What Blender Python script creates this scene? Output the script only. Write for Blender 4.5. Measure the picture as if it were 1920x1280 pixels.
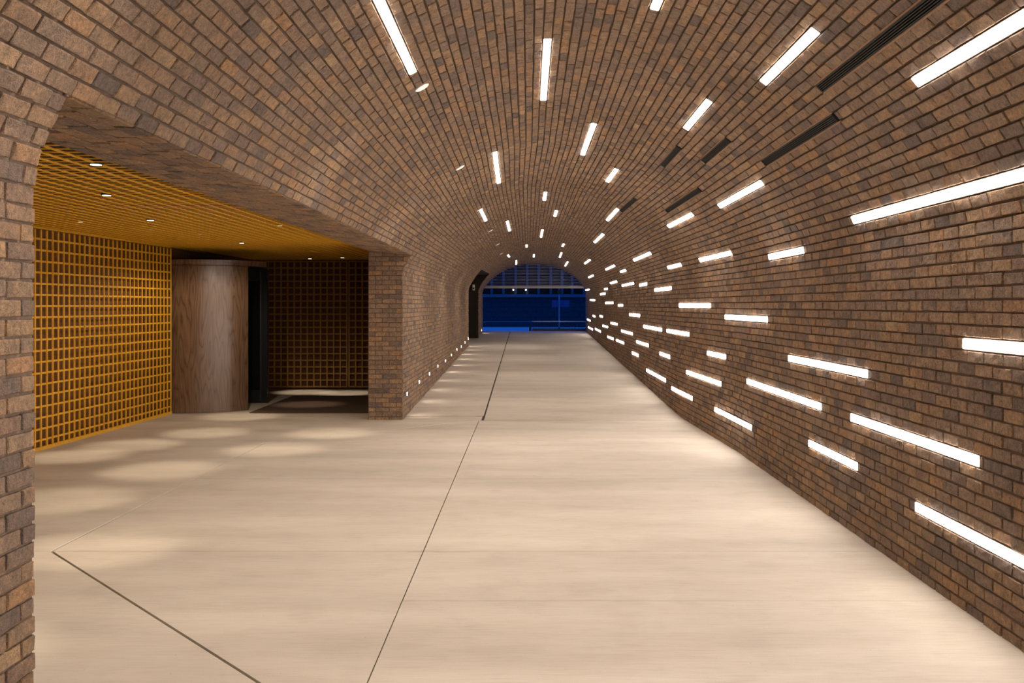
import bpy, bmesh, math, random
import numpy as np
from mathutils import Matrix, Vector

for o in list(bpy.data.objects):
    bpy.data.objects.remove(o, do_unlink=True)
scene = bpy.context.scene
COL = scene.collection
random.seed(7)
RNG = np.random.default_rng(11)

# ------------------------------------------------------------------ camera
cam_data = bpy.data.cameras.new('camera')
cam = bpy.data.objects.new('camera', cam_data)
COL.objects.link(cam)
cam.location = (0.0, 0.0, 1.68)
cam.rotation_euler = (math.pi / 2, 0, 0)
cam_data.sensor_width = 36.0
cam_data.lens = 36.0 * 1850.0 / 1920.0
cam_data.shift_x = -30.0 / 1920.0
cam_data.shift_y = -68.0 / 1920.0
cam_data.clip_start = 0.05
cam_data.clip_end = 400
scene.camera = cam

# ------------------------------------------------------------------ world, exposure
world = bpy.data.worlds.new('dusk_sky')
scene.world = world
world.use_nodes = True
wn = world.node_tree.nodes
wl = world.node_tree.links
bgn = wn['Background']
bgn.inputs['Color'].default_value = (0.012, 0.15, 0.85, 1)
bgn.inputs['Strength'].default_value = 0.6
vs = scene.view_settings
vs.view_transform = 'Standard'
vs.look = 'None'
vs.gamma = 1.0
vs.use_curve_mapping = False
vs.exposure = 0.0
BAR_POWER = 29.0        # emission of the light bars
STEP_POWER = 30.0
LOBBY_SPOT = 120.0
LOBBY_SPILL = 30.0
VAULT_SPOT = 290.0
WARM = (1.0, 0.91, 0.82)


# ------------------------------------------------------------------ tagging helpers
def link(o, parent=None):
    COL.objects.link(o)
    if parent is not None:
        o.parent = parent
    return o


def tag(o, label=None, cat=None, group=None, kind=None):
    if label:
        o['label'] = label
    if cat:
        o['category'] = cat
    if group:
        o['group'] = group
    if kind:
        o['kind'] = kind
    return o


def empty(name, loc=(0, 0, 0), matrix=None):
    o = bpy.data.objects.new(name, None)
    o.empty_display_size = 0.1
    COL.objects.link(o)
    if matrix is not None:
        o.matrix_world = matrix
    else:
        o.location = loc
    return o


def mesh_obj(name, verts, faces, mat, parent=None, smooth=False):
    me = bpy.data.meshes.new(name)
    me.from_pydata(verts, [], faces)
    if smooth:
        me.shade_smooth()
    if mat:
        me.materials.append(mat)
    return link(bpy.data.objects.new(name, me), parent)


def bm_obj(name, bm, mat, parent=None, smooth=False):
    bmesh.ops.recalc_face_normals(bm, faces=bm.faces)
    me = bpy.data.meshes.new(name)
    bm.to_mesh(me)
    bm.free()
    if smooth:
        me.shade_smooth()
    else:
        me.shade_flat()
    me.materials.append(mat)
    return link(bpy.data.objects.new(name, me), parent)


def bm_box(bm, x0, x1, y0, y1, z0, z1, bevel=0.0):
    r = bmesh.ops.create_cube(bm, size=1.0)
    vs_ = r['verts']
    for v in vs_:
        v.co = Vector(((x0 + x1) / 2 + v.co.x * (x1 - x0),
                       (y0 + y1) / 2 + v.co.y * (y1 - y0),
                       (z0 + z1) / 2 + v.co.z * (z1 - z0)))
    if bevel > 0:
        es = list({e for v in vs_ for e in v.link_edges})
        bmesh.ops.bevel(bm, geom=es, offset=bevel, segments=1, affect='EDGES', clamp_overlap=True)


def box(name, x0, x1, y0, y1, z0, z1, mat, parent=None, bevel=0.0):
    bm = bmesh.new()
    bm_box(bm, x0, x1, y0, y1, z0, z1, bevel)
    return bm_obj(name, bm, mat, parent)


def bm_cyl(bm, p0, p1, r, seg=16, r2=None):
    p0 = Vector(p0)
    p1 = Vector(p1)
    d = p1 - p0
    q = d.to_track_quat('Z', 'Y').to_matrix().to_4x4()
    m = Matrix.Translation((p0 + p1) / 2) @ q
    bmesh.ops.create_cone(bm, cap_ends=True, segments=seg, radius1=r,
                          radius2=r if r2 is None else r2, depth=d.length, matrix=m)


# ------------------------------------------------------------------ materials
def srgb(r, g, b):
    def f(c):
        c /= 255.0
        return c / 12.92 if c <= 0.04045 else ((c + 0.055) / 1.055) ** 2.4
    return (f(r), f(g), f(b), 1.0)


class NT:
    def __init__(self, name):
        self.mat = bpy.data.materials.new(name)
        self.mat.use_nodes = True
        self.t = self.mat.node_tree
        self.n = self.t.nodes
        self.p = self.n['Principled BSDF']

    def add(self, kind, **kw):
        nd = self.n.new(kind)
        for k, v in kw.items():
            setattr(nd, k, v)
        return nd

    def link(self, a, b):
        self.t.links.new(a, b)

    def noise(self, vec, scale, detail=4, rough=0.55):
        nd = self.add('ShaderNodeTexNoise')
        nd.inputs['Scale'].default_value = scale
        nd.inputs['Detail'].default_value = detail
        nd.inputs['Roughness'].default_value = rough
        if vec is not None:
            self.link(vec, nd.inputs['Vector'])
        return nd

    def ramp(self, fac, stops, interp='LINEAR'):
        nd = self.add('ShaderNodeValToRGB')
        cr = nd.color_ramp
        cr.interpolation = interp
        while len(cr.elements) < len(stops):
            cr.elements.new(0.5)
        for e, (p, c) in zip(cr.elements, stops):
            e.position = p
            e.color = c
        self.link(fac, nd.inputs['Fac'])
        return nd

    def mix(self, a, b, fac, blend='MIX'):
        nd = self.add('ShaderNodeMix', data_type='RGBA', blend_type=blend)
        for sock, v in ((nd.inputs[0], fac), (nd.inputs[6], a), (nd.inputs[7], b)):
            if isinstance(v, (int, float, tuple)):
                sock.default_value = v
            else:
                self.link(v, sock)
        return nd.outputs[2]

    def mapping(self, scale=(1, 1, 1), coord='pos'):
        if coord == 'pos':
            src = self.add('ShaderNodeNewGeometry').outputs['Position']
        else:
            src = self.add('ShaderNodeTexCoord').outputs['Object']
        m = self.add('ShaderNodeMapping')
        m.inputs['Scale'].default_value = scale
        self.link(src, m.inputs['Vector'])
        return m.outputs['Vector']

    def bump(self, height, strength, dist=0.01):
        b = self.add('ShaderNodeBump')
        b.inputs['Strength'].default_value = strength
        b.inputs['Distance'].default_value = dist
        self.link(height, b.inputs['Height'])
        self.link(b.outputs['Normal'], self.p.inputs['Normal'])
        return b


def plain(name, col, rough=0.6, metal=0.0, bump=0.0, bscale=60, var=0.15):
    m = NT(name)
    v = m.mapping()
    n = m.noise(v, bscale, 5)
    dark = tuple(c * (1 - var) for c in col[:3]) + (1,)
    lite = tuple(min(1, c * (1 + var)) for c in col[:3]) + (1,)
    r = m.ramp(n.outputs['Fac'], [(0.3, dark), (0.7, lite)])
    m.link(r.outputs['Color'], m.p.inputs['Base Color'])
    m.p.inputs['Roughness'].default_value = rough
    m.p.inputs['Metallic'].default_value = metal
    if bump > 0:
        m.bump(n.outputs['Fac'], bump, 0.004)
    return m.mat


def emission(name, col, strength):
    m = NT(name)
    m.p.inputs['Base Color'].default_value = (0.8, 0.8, 0.8, 1)
    m.p.inputs['Emission Color'].default_value = (*col[:3], 1)
    m.p.inputs['Emission Strength'].default_value = strength
    return m.mat


BRICK_STOPS = [(0.0, srgb(127, 110, 100)), (0.12, srgb(148, 126, 110)), (0.3, srgb(167, 139, 116)),
               (0.5, srgb(181, 148, 113)), (0.66, srgb(156, 133, 115)), (0.8, srgb(187, 147, 108)),
               (0.92, srgb(137, 117, 107)), (1.0, srgb(196, 164, 129))]


def brick_material(name, per_object):
    m = NT(name)
    if per_object:
        rnd = m.add('ShaderNodeObjectInfo').outputs['Random']
    else:
        a = m.add('ShaderNodeAttribute', attribute_name='rnd')
        rnd = a.outputs['Fac']
    base = m.ramp(rnd, BRICK_STOPS)
    v = m.mapping()
    n1 = m.noise(v, 14, 5, 0.65)
    n2 = m.noise(v, 48, 7, 0.72)
    mot = m.ramp(n1.outputs['Fac'], [(0.25, (0.55, 0.54, 0.57, 1)), (0.5, (0.98, 0.96, 0.95, 1)), (0.72, (1.38, 1.22, 1.02, 1))])
    c1 = m.mix(base.outputs['Color'], mot.outputs['Color'], 0.75, 'MULTIPLY')
    sp = m.ramp(n2.outputs['Fac'], [(0.32, (0.5, 0.48, 0.47, 1)), (0.52, (1, 1, 1, 1)), (0.7, (1.5, 1.42, 1.3, 1))])
    c2 = m.mix(c1, sp.outputs['Color'], 0.7, 'MULTIPLY')
    m.link(c2, m.p.inputs['Base Color'])
    m.p.inputs['Roughness'].default_value = 0.82
    n3 = m.noise(v, 190, 5, 0.7)
    gr = m.ramp(n3.outputs['Fac'], [(0.34, (0.62, 0.60, 0.58, 1)), (0.52, (1, 1, 1, 1)), (0.68, (1.32, 1.28, 1.2, 1))])
    c2 = m.mix(c2, gr.outputs['Color'], 0.8, 'MULTIPLY')
    m.link(c2, m.p.inputs['Base Color'])
    hs0 = m.add('ShaderNodeMath', operation='MULTIPLY_ADD')
    m.link(n3.outputs['Fac'], hs0.inputs[0])
    hs0.inputs[1].default_value = 0.45
    m.link(n2.outputs['Fac'], hs0.inputs[2])
    hsum = m.add('ShaderNodeMath', operation='MULTIPLY_ADD')
    m.link(n1.outputs['Fac'], hsum.inputs[0])
    hsum.inputs[1].default_value = 0.6
    m.link(hs0.outputs[0], hsum.inputs[2])
    m.bump(hsum.outputs[0], 1.0, 0.024)
    return m.mat


M_BRICK_OBJ = brick_material('brick_fired_clay', True)
M_BRICK = brick_material('brick_fired_clay_field', False)
M_MORTAR = plain('mortar', srgb(128, 108, 93), 0.95, 0, 0.6, 90, 0.2)
M_BAR = emission('bar_diffuser', WARM, BAR_POWER)
M_BAR_MID = emission('bar_diffuser_dimmed', WARM, BAR_POWER * 0.65)
M_BAR_FAR = emission('bar_diffuser_low', WARM, BAR_POWER * 0.4)
M_CHANNEL = plain('bar_channel_metal', srgb(150, 140, 128), 0.45, 0.6)
M_STEP = emission('step_diffuser', (1.0, 0.82, 0.66), STEP_POWER)
M_VENT = plain('vent_dark_metal', srgb(46, 44, 42), 0.45, 0.4)
M_VENTBACK = plain('vent_hollow', srgb(12, 11, 10), 0.9)
M_VENTFRAME = plain('vent_plaster_edge', srgb(150, 118, 92), 0.9, 0, 0.4, 80)
M_WHITE = plain('white_enamel', srgb(232, 226, 218), 0.4)
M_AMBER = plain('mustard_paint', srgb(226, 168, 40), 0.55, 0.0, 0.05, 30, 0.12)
M_AMBER_DIM = plain('mustard_paint_dimmed', srgb(174, 130, 62), 0.55, 0.0, 0.05, 30, 0.12)  # mustard paint darkened, dim light at the lobby back put into its colour
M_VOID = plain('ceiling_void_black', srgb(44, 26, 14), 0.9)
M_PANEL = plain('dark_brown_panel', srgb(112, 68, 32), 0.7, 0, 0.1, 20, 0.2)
M_BLACK = plain('black_metal', srgb(40, 40, 42), 0.32, 0.3)
M_CHROME = plain('brushed_steel', srgb(190, 188, 184), 0.25, 1.0)
M_DARKROOM = plain('plain_dark_brown', srgb(52, 42, 34), 0.95)
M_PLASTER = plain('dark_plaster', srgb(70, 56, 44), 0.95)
M_LAMP = emission('downlight_lens', (1.0, 0.86, 0.66), 3.0)
M_DISC = emission('vault_lamp_lens', (1.0, 0.86, 0.72), 0.55)


def concrete_material():
    m = NT('broomed_concrete')
    v1 = m.mapping((0.35, 1.6, 1))
    big = m.noise(v1, 1.1, 6, 0.6)
    v2 = m.mapping((2.0, 22.0, 1))
    streak = m.noise(v2, 2.2, 5, 0.65)
    v3 = m.mapping()
    grain = m.noise(v3, 160, 4, 0.7)
    blot = m.noise(v3, 3.0, 5, 0.6)
    base = m.ramp(big.outputs['Fac'], [(0.3, srgb(180, 168, 154)), (0.5, srgb(193, 181, 166)), (0.72, srgb(205, 194, 180))])
    st = m.ramp(streak.outputs['Fac'], [(0.28, (0.86, 0.845, 0.82, 1)), (0.5, (1, 1, 1, 1)), (0.75, (1.05, 1.045, 1.04, 1))])
    c = m.mix(base.outputs['Color'], st.outputs['Color'], 0.8, 'MULTIPLY')
    gr = m.ramp(grain.outputs['Fac'], [(0.3, (0.88, 0.87, 0.86, 1)), (0.6, (1.03, 1.03, 1.03, 1))])
    c = m.mix(c, gr.outputs['Color'], 0.6, 'MULTIPLY')
    bl = m.ramp(blot.outputs['Fac'], [(0.3, (0.9, 0.88, 0.86, 1)), (0.5, (1, 1, 1, 1)), (0.7, (1.0, 0.975, 0.965, 1))])
    c = m.mix(c, bl.outputs['Color'], 0.8, 'MULTIPLY')
    # small dark specks of aggregate
    vor = m.add('ShaderNodeTexVoronoi')
    vor.inputs['Scale'].default_value = 7.0
    m.link(v3, vor.inputs['Vector'])
    sp = m.ramp(vor.outputs['Distance'], [(0.0, (0.35, 0.3, 0.25, 1)), (0.02, (0.45, 0.4, 0.35, 1)), (0.035, (1, 1, 1, 1))])
    c = m.mix(c, sp.outputs['Color'], 0.6, 'MULTIPLY')
    m.link(c, m.p.inputs['Base Color'])
    m.p.inputs['Roughness'].default_value = 0.72
    m.bump(grain.outputs['Fac'], 0.12, 0.002)
    return m.mat


M_CONC = concrete_material()
M_JOINT = plain('joint_filler', srgb(60, 48, 38), 0.95)


def wood_material():
    m = NT('dark_oak_veneer')
    v = m.mapping((1, 1, 0.13))
    warp = m.noise(v, 2.3, 3, 0.5)
    rings = m.add('ShaderNodeMath', operation='MULTIPLY')
    m.link(warp.outputs['Fac'], rings.inputs[0])
    rings.inputs[1].default_value = 46.0
    fr = m.add('ShaderNodeMath', operation='PINGPONG')
    m.link(rings.outputs[0], fr.inputs[0])
    fr.inputs[1].default_value = 1.0
    vf = m.mapping((75, 75, 1.6))
    fine = m.noise(vf, 2.0, 5, 0.6)
    c1 = m.ramp(fr.outputs[0], [(0.0, srgb(92, 69, 52)), (0.3, srgb(114, 88, 68)), (1.0, srgb(125, 98, 77))])
    f = m.ramp(fine.outputs['Fac'], [(0.3, (0.5, 0.47, 0.44, 1)), (0.6, (1.12, 1.12, 1.12, 1))])
    c = m.mix(c1.outputs['Color'], f.outputs['Color'], 0.7, 'MULTIPLY')
    m.link(c, m.p.inputs['Base Color'])
    m.p.inputs['Roughness'].default_value = 0.27
    m.p.inputs['Specular IOR Level'].default_value = 0.9
    h = m.add('ShaderNodeMath', operation='ADD')
    m.link(fr.outputs[0], h.inputs[0])
    m.link(fine.outputs['Fac'], h.inputs[1])
    m.bump(h.outputs[0], 0.12, 0.002)
    return m.mat


M_WOOD = wood_material()
M_MAT = plain('brown_coir_mat', srgb(82, 62, 48), 1.0, 0, 1.0, 220, 0.35)


def glass_material():
    m = NT('dark_glass')
    m.p.inputs['Base Color'].default_value = (0.05, 0.055, 0.06, 1)
    m.p.inputs['Roughness'].default_value = 0.04
    m.p.inputs['Transmission Weight'].default_value = 0.85
    m.p.inputs['IOR'].default_value = 1.3
    return m.mat


M_GLASS = glass_material()
M_STREET = plain('pale_street_concrete', srgb(232, 232, 234), 0.8, 0, 0.2, 3, 0.08)
M_BLOCK = plain('dark_block_stone', srgb(76, 76, 80), 0.9, 0, 0.4, 8, 0.2)
M_LEDGE = plain('grey_render', srgb(128, 128, 130), 0.85)
M_PILASTER = plain('grey_pilaster', srgb(118, 118, 120), 0.85)
M_WINDARK = plain('dark_window_glass', srgb(38, 26, 18), 0.25)
M_SIGN = plain('blue_sign_paint', srgb(62, 108, 168), 0.6)
M_STEELDARK = plain('dark_steel', srgb(60, 62, 66), 0.4, 0.5)
M_GALV = plain('galvanised_steel', srgb(190, 192, 198), 0.35, 0.7)
M_GRILLE = plain('grille_rod_metal', srgb(190, 182, 180), 0.4, 0.4)
M_GLOBE = emission('street_globe', (1.0, 0.95, 0.88), 4.0)

# ------------------------------------------------------------------ tunnel profile
R_H, RISE0, A0, BETA = 0.5, 1.45, 2.06, math.radians(27.5)
R_C = R_H + (A0 - R_H) / math.cos(BETA)
C_C = (R_C - R_H) * math.sin(BETA)
T_CROWN = R_C * (math.pi / 2 - BETA)
T_HALF = T_CROWN + R_H * BETA
END_Y, BACK_Y = 38.9, -14.0
OPEN_Y0, OPEN_Y1 = 3.68, 14.45        # lobby opening in the left side
PASS_Y0, PASS_Y1 = 30.5, 34.5         # dark side passage near the far end


def seg(y, pts):
    return float(np.interp(y, [p[0] for p in pts], [p[1] for p in pts]))


def x_right(y): return seg(y, [(11.5, 2.40), (15, 2.28)])
def x_left(y): return seg(y, [(30.5, -1.836), (34.5, -1.72), (38.9, -1.787)])
def spring(y): return seg(y, [(30.5, 2.07), (38.9, 2.16)])
def rise(y): return seg(y, [(0, 1.684), (14.45, 1.45), (30.5, 1.43), (34.5, 1.33), (38.9, 1.14)])


def base_profile(t):
    s = abs(t)
    if s <= T_CROWN:
        a = s / R_C
        x, z = R_C * math.sin(a), R_C * math.cos(a) - C_C
    elif s <= T_HALF:
        a = BETA - (s - T_CROWN) / R_H
        x, z = A0 - R_H + R_H * math.cos(a), R_H * math.sin(a)
    else:
        x, z = A0, -(s - T_HALF)
    return (x if t >= 0 else -x), z


def P(t, y):
    x, z = base_profile(t)
    l, r = x_left(y), x_right(y)
    return Vector(((l + r) / 2 + x / A0 * (r - l) / 2, y,
                   spring(y) + (z * rise(y) / RISE0 if z > 0 else z)))


def frame_at(t, y):
    """point, unit axis along the tunnel, unit axis across, inward normal, stretch across."""
    e = 0.02
    p = P(t, y)
    ey = (P(t, y + e) - P(t, y - e)).normalized()
    et = (P(t + 0.01, y) - P(t - 0.01, y))
    st = et.length / 0.02
    et.normalize()
    n = et.cross(ey)
    n.normalize()
    c = Vector((0.25, y, 1.5))
    if n.dot(c - p) < 0:
        n = -n
    return p, ey, et, n, st


def ramp_z(y):
    return max(0.0, (y - 14.45) * 0.0265)


# ------------------------------------------------------------------ courses and what is set into them
PITCH_V, PITCH_W = 0.0656, 0.069
T_SR, T_SL = 41.44 * PITCH_V, -41.56 * PITCH_V       # spring lines
T_CUT1 = -35.56 * PITCH_V                            # lower edge of the vault over the lobby opening
T_CUT2 = -28.56 * PITCH_V                            # and over the dark passage


def course_t(reg, k):
    if reg == 'R':
        return T_SR + (k + 0.5) * PITCH_W
    if reg == 'L':
        return T_SL - (k + 0.5) * PITCH_W
    return (k + 0.94) * PITCH_V


BARS = [
    ('V', -18, 5.0, 7.06), ('V', -3, 7.23, 9.22), ('V', 7, 4.3, 6.35), ('V', 5, 10.17, 12.08), ('V', -11, 11.52, 14.11), ('V', 12, 12.4, 13.52),
    ('V', 0, 15.99, 17.24), ('V', 4, 18.8, 20.05), ('V', 18, 15.4, 17.45), ('V', -17, 16.55, 18.6), ('V', -11, 20.36, 23.01), ('V', 1, 23.76, 26.41),
    ('V', 20, 19.76, 22.41), ('V', -5, 29.37, 30.62), ('V', 11, 27.13, 28.38), ('V', 12, 30.96, 33.61), ('V', -15, 31.73, 32.98), ('V', -2, 34.18, 35.43),
    ('V', -12, 35.66, 37.71), ('V', 17, 33.73, 36.38), ('V', 24, 27.26, 29.91), ('V', 31, 30.51, 33.16), ('V', 31, 23.1, 25.75), ('V', 34, 21.57, 22.82),
    ('V', 32, 16.63, 19.28), ('V', 37, 14.52, 15.77), ('V', 37, 24.76, 26.81), ('V', 39, 21.19, 23.84), ('V', 40, 18.91, 20.16), ('R', 1, 15.7, 17.75),
    ('V', 39, 28.12, 29.37), ('R', 0, 29.06, 31.11), ('V', 38, 36.15, 38.8), ('R', 3, 33.56, 36.21), ('R', 4, 26.41, 29.06), ('R', 5, 23.71, 24.96),
    ('R', 8, 20.13, 22.18), ('R', 5, 12.74, 14.89), ('R', 10, 30.1, 31.35), ('R', 11, 33.47, 34.72), ('R', 14, 35.91, 37.96), ('R', 18, 34.67, 37.32),
    ('R', 17, 30.87, 33.52), ('R', 14, 28.13, 30.18), ('R', 12, 25.14, 27.19), ('R', 14, 21.46, 24.11), ('R', 11, 16.81, 19.46), ('R', 11, 14.14, 16.19),
    ('R', 18, 26.24, 28.29), ('R', 18, 23.44, 25.49), ('R', 16, 18.67, 20.72), ('R', 20, 20.37, 21.62), ('R', 17, 15.83, 17.08), ('R', 23, 16.32, 18.97),
    ('R', 14, 11.91, 12.94), ('R', 19, 12.15, 14.34), ('R', 24, 13.91, 15.66), ('R', 24, 10.59, 12.5), ('R', 17, 8.08, 10.81), ('R', 12, 6.97, 9.08),
    ('R', 7, 9.89, 11.93), ('V', 39, 8.57, 9.8), ('V', 37, 11.43, 13.19), ('R', 8, 3.4, 5.44), ('R', 17, 5.25, 7.33), ('R', 22, 7.19, 8.43),
    ('R', 23, 4.06, 6.11), ('V', 29, 8.67, 10.61), ('V', 17, 7.83, 8.99), ('V', 20, 5.52, 6.75), ('V', 28, 3.08, 5.13), ('V', 37, 4.5, 7.15),
    ('V', 28, 11.98, 13.68)]
# unseen bars added behind the camera to light the near brickwork
BACK_BARS = [('V', -9, 0.6, 2.7), ('V', 3, 1.9, 3.1), ('V', -20, -2.2, 0.4), ('V', 12, -3.4, -1.4), ('V', 22, 0.2, 2.3),
             ('V', 33, -1.9, 0.7), ('R', 2, 0.9, 2.9), ('R', 12, 1.4, 3.4), ('R', 20, 1.0, 3.0), ('R', 6, -3.6, -1.5),
             ('R', 15, -1.6, 0.5), ('R', 23, -3.2, -0.6), ('V', -2, -5.2, -3.1),
             ('V', -16, -6.0, -3.6), ('V', 8, -7.5, -5.4), ('V', 18, -6.6, -4.5), ('V', 27, -5.2, -3.1), ('V', 36, -7.9, -5.3),
             ('R', 1, -6.6, -4.5), ('R', 9, -5.6, -4.3), ('R', 13, -8.4, -5.8), ('R', 18, -6.2, -4.2), ('R', 22, -8.6, -6.5),
             ('V', -12, -9.8, -7.8), ('V', 4, -10.6, -8.5), ('V', 21, -9.6, -7.6), ('V', 31, -10.8, -8.2), ('R', 4, -9.4, -7.4),
             ('R', 11, -11.2, -9.2), ('R', 20, -11.4, -9.3), ('V', -5, -13.0, -11.0), ('V', 14, -13.2, -11.2), ('V', 34, -13.2, -11.4)]
VENTS = [(24, 3.6, 6.15), (27, 6.32, 8.22), (18, 9.79, 10.95), (22, 8.48, 9.65), (25, 10.76, 13.0), (19, 13.72, 15.43)]
VAULT_LAMPS = [(-1.1, -4.8), (-1.1, -0.6), (-1.1, 3.4), (-1.106, 7.53), (-1.094, 11.59), (-1.065, 16.38), (-1.06, 21.0), (-1.053, 25.71), (-1.075, 30.0)]  # first three continue the row unseen, lighting the near floor
STEP_Y = [14.96, 16.64, 18.36, 20.06, 21.9, 23.6, 25.4, 27.06, 28.7, 30.25]
STEP_H = [0.335, 0.39, 0.405, 0.445, 0.445, 0.49, 0.545, 0.545, 0.60, 0.655]

CUTS = {}
for reg, k, y0, y1 in BARS + BACK_BARS:
    CUTS.setdefault((reg, k), []).append((y0 - 0.006, y1 + 0.006))
for k, y0, y1 in VENTS:
    CUTS.setdefault(('V', k), []).append((y0 - 0.03, y1 + 0.03))
for k in range(-42, 41):
    tb = (k + 0.94) * PITCH_V
    if tb < T_CUT1:
        CUTS.setdefault(('V', k), []).append((OPEN_Y0, OPEN_Y1))
    if tb < T_CUT2:
        CUTS.setdefault(('V', k), []).append((PASS_Y0, PASS_Y1))
for k in range(0, 31):
    CUTS.setdefault(('L', k), []).append((OPEN_Y0, OPEN_Y1))
    CUTS.setdefault(('L', k), []).append((PASS_Y0, PASS_Y1))


# ------------------------------------------------------------------ bricks
def brick_variant(seed, nu, nv, rough):
    """unit brick: u along, v across in [-.5,.5]; w depth, front near 0, back at -1. Quads only."""
    rg = np.random.default_rng(seed)
    us = np.concatenate(([-0.5], np.linspace(-0.478, 0.478, nu), [0.5]))
    vs2 = np.concatenate(([-0.5], np.linspace(-0.44, 0.44, nv), [0.5]))
    V, Fq = [], []
    NU, NV = len(us), len(vs2)
    for j, v in enumerate(vs2):
        for i, u in enumerate(us):
            edge = i in (0, NU - 1) or j in (0, NV - 1)
            w = -0.13 + rg.uniform(-0.08, 0.08) * rough if edge else rg.uniform(-0.09, 0.09) * rough
            du = rg.uniform(-0.005, 0.005) * rough
            dv = rg.uniform(-0.03, 0.03) * rough
            V.append((u + du, v + dv, w))
    for j in range(NV - 1):
        for i in range(NU - 1):
            a = j * NU + i
            Fq.append((a, a + 1, a + NU + 1, a + NU))
    ring = [i for i in range(NU)] + [j * NU + NU - 1 for j in range(1, NV)] + \
           [(NV - 1) * NU + i for i in range(NU - 2, -1, -1)] + [j * NU for j in range(NV - 2, 0, -1)]
    b0 = len(V)
    for r in ring:
        V.append((V[r][0], V[r][1], -1.0))
    n = len(ring)
    for q in range(n):
        a, b = ring[q], ring[(q + 1) % n]
        Fq.append((a, b0 + q, b0 + (q + 1) % n, b))
    return np.array(V), np.array(Fq)


VAR_FINE = [brick_variant(100 + i, 4, 3, 1.0) for i in range(8)]
VAR_FAR = [brick_variant(200 + i, 1 + 1, 1 + 1, 0.5) for i in range(3)]
FINE_MESH = []
for i, (V, Fq) in enumerate(VAR_FINE):
    me = bpy.data.meshes.new('brick')
    me.from_pydata([tuple(v) for v in V], [], [tuple(f) for f in Fq])
    me.shade_flat()
    me.materials.append(M_BRICK_OBJ)
    FINE_MESH.append(me)
BRICK_DEPTH = 0.027
JOINT = 0.0115
BRICK_L = 0.203


def free_spans(spans, cuts):
    out = list(spans)
    for c0, c1 in cuts:
        nxt = []
        for a, b in out:
            if c1 <= a or c0 >= b:
                nxt.append((a, b))
                continue
            if c0 - a > 0.02:
                nxt.append((a, c0))
            if b - c1 > 0.02:
                nxt.append((c1, b))
        out = nxt
    return out


def course_pieces(a, b, phase):
    """brick intervals of the running bond that fall in [a, b]."""
    q = math.floor((a - phase) / BRICK_L)
    out = []
    y = phase + q * BRICK_L
    while y < b - 1e-6:
        s, e = max(a, y), min(b, y + BRICK_L)
        if e - s > 0.035:
            out.append([s, e])
        elif e - s > 1e-6 and out and abs(out[-1][1] - s) < 1e-6:
            out[-1][1] = e
        elif e - s > 1e-6:
            out.append([s, e])
        y += BRICK_L
    # a sliver at the start joins its neighbour
    if len(out) > 1 and out[0][1] - out[0][0] < 0.035:
        out[1][0] = out[0][0]
        out.pop(0)
    return out


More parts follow.
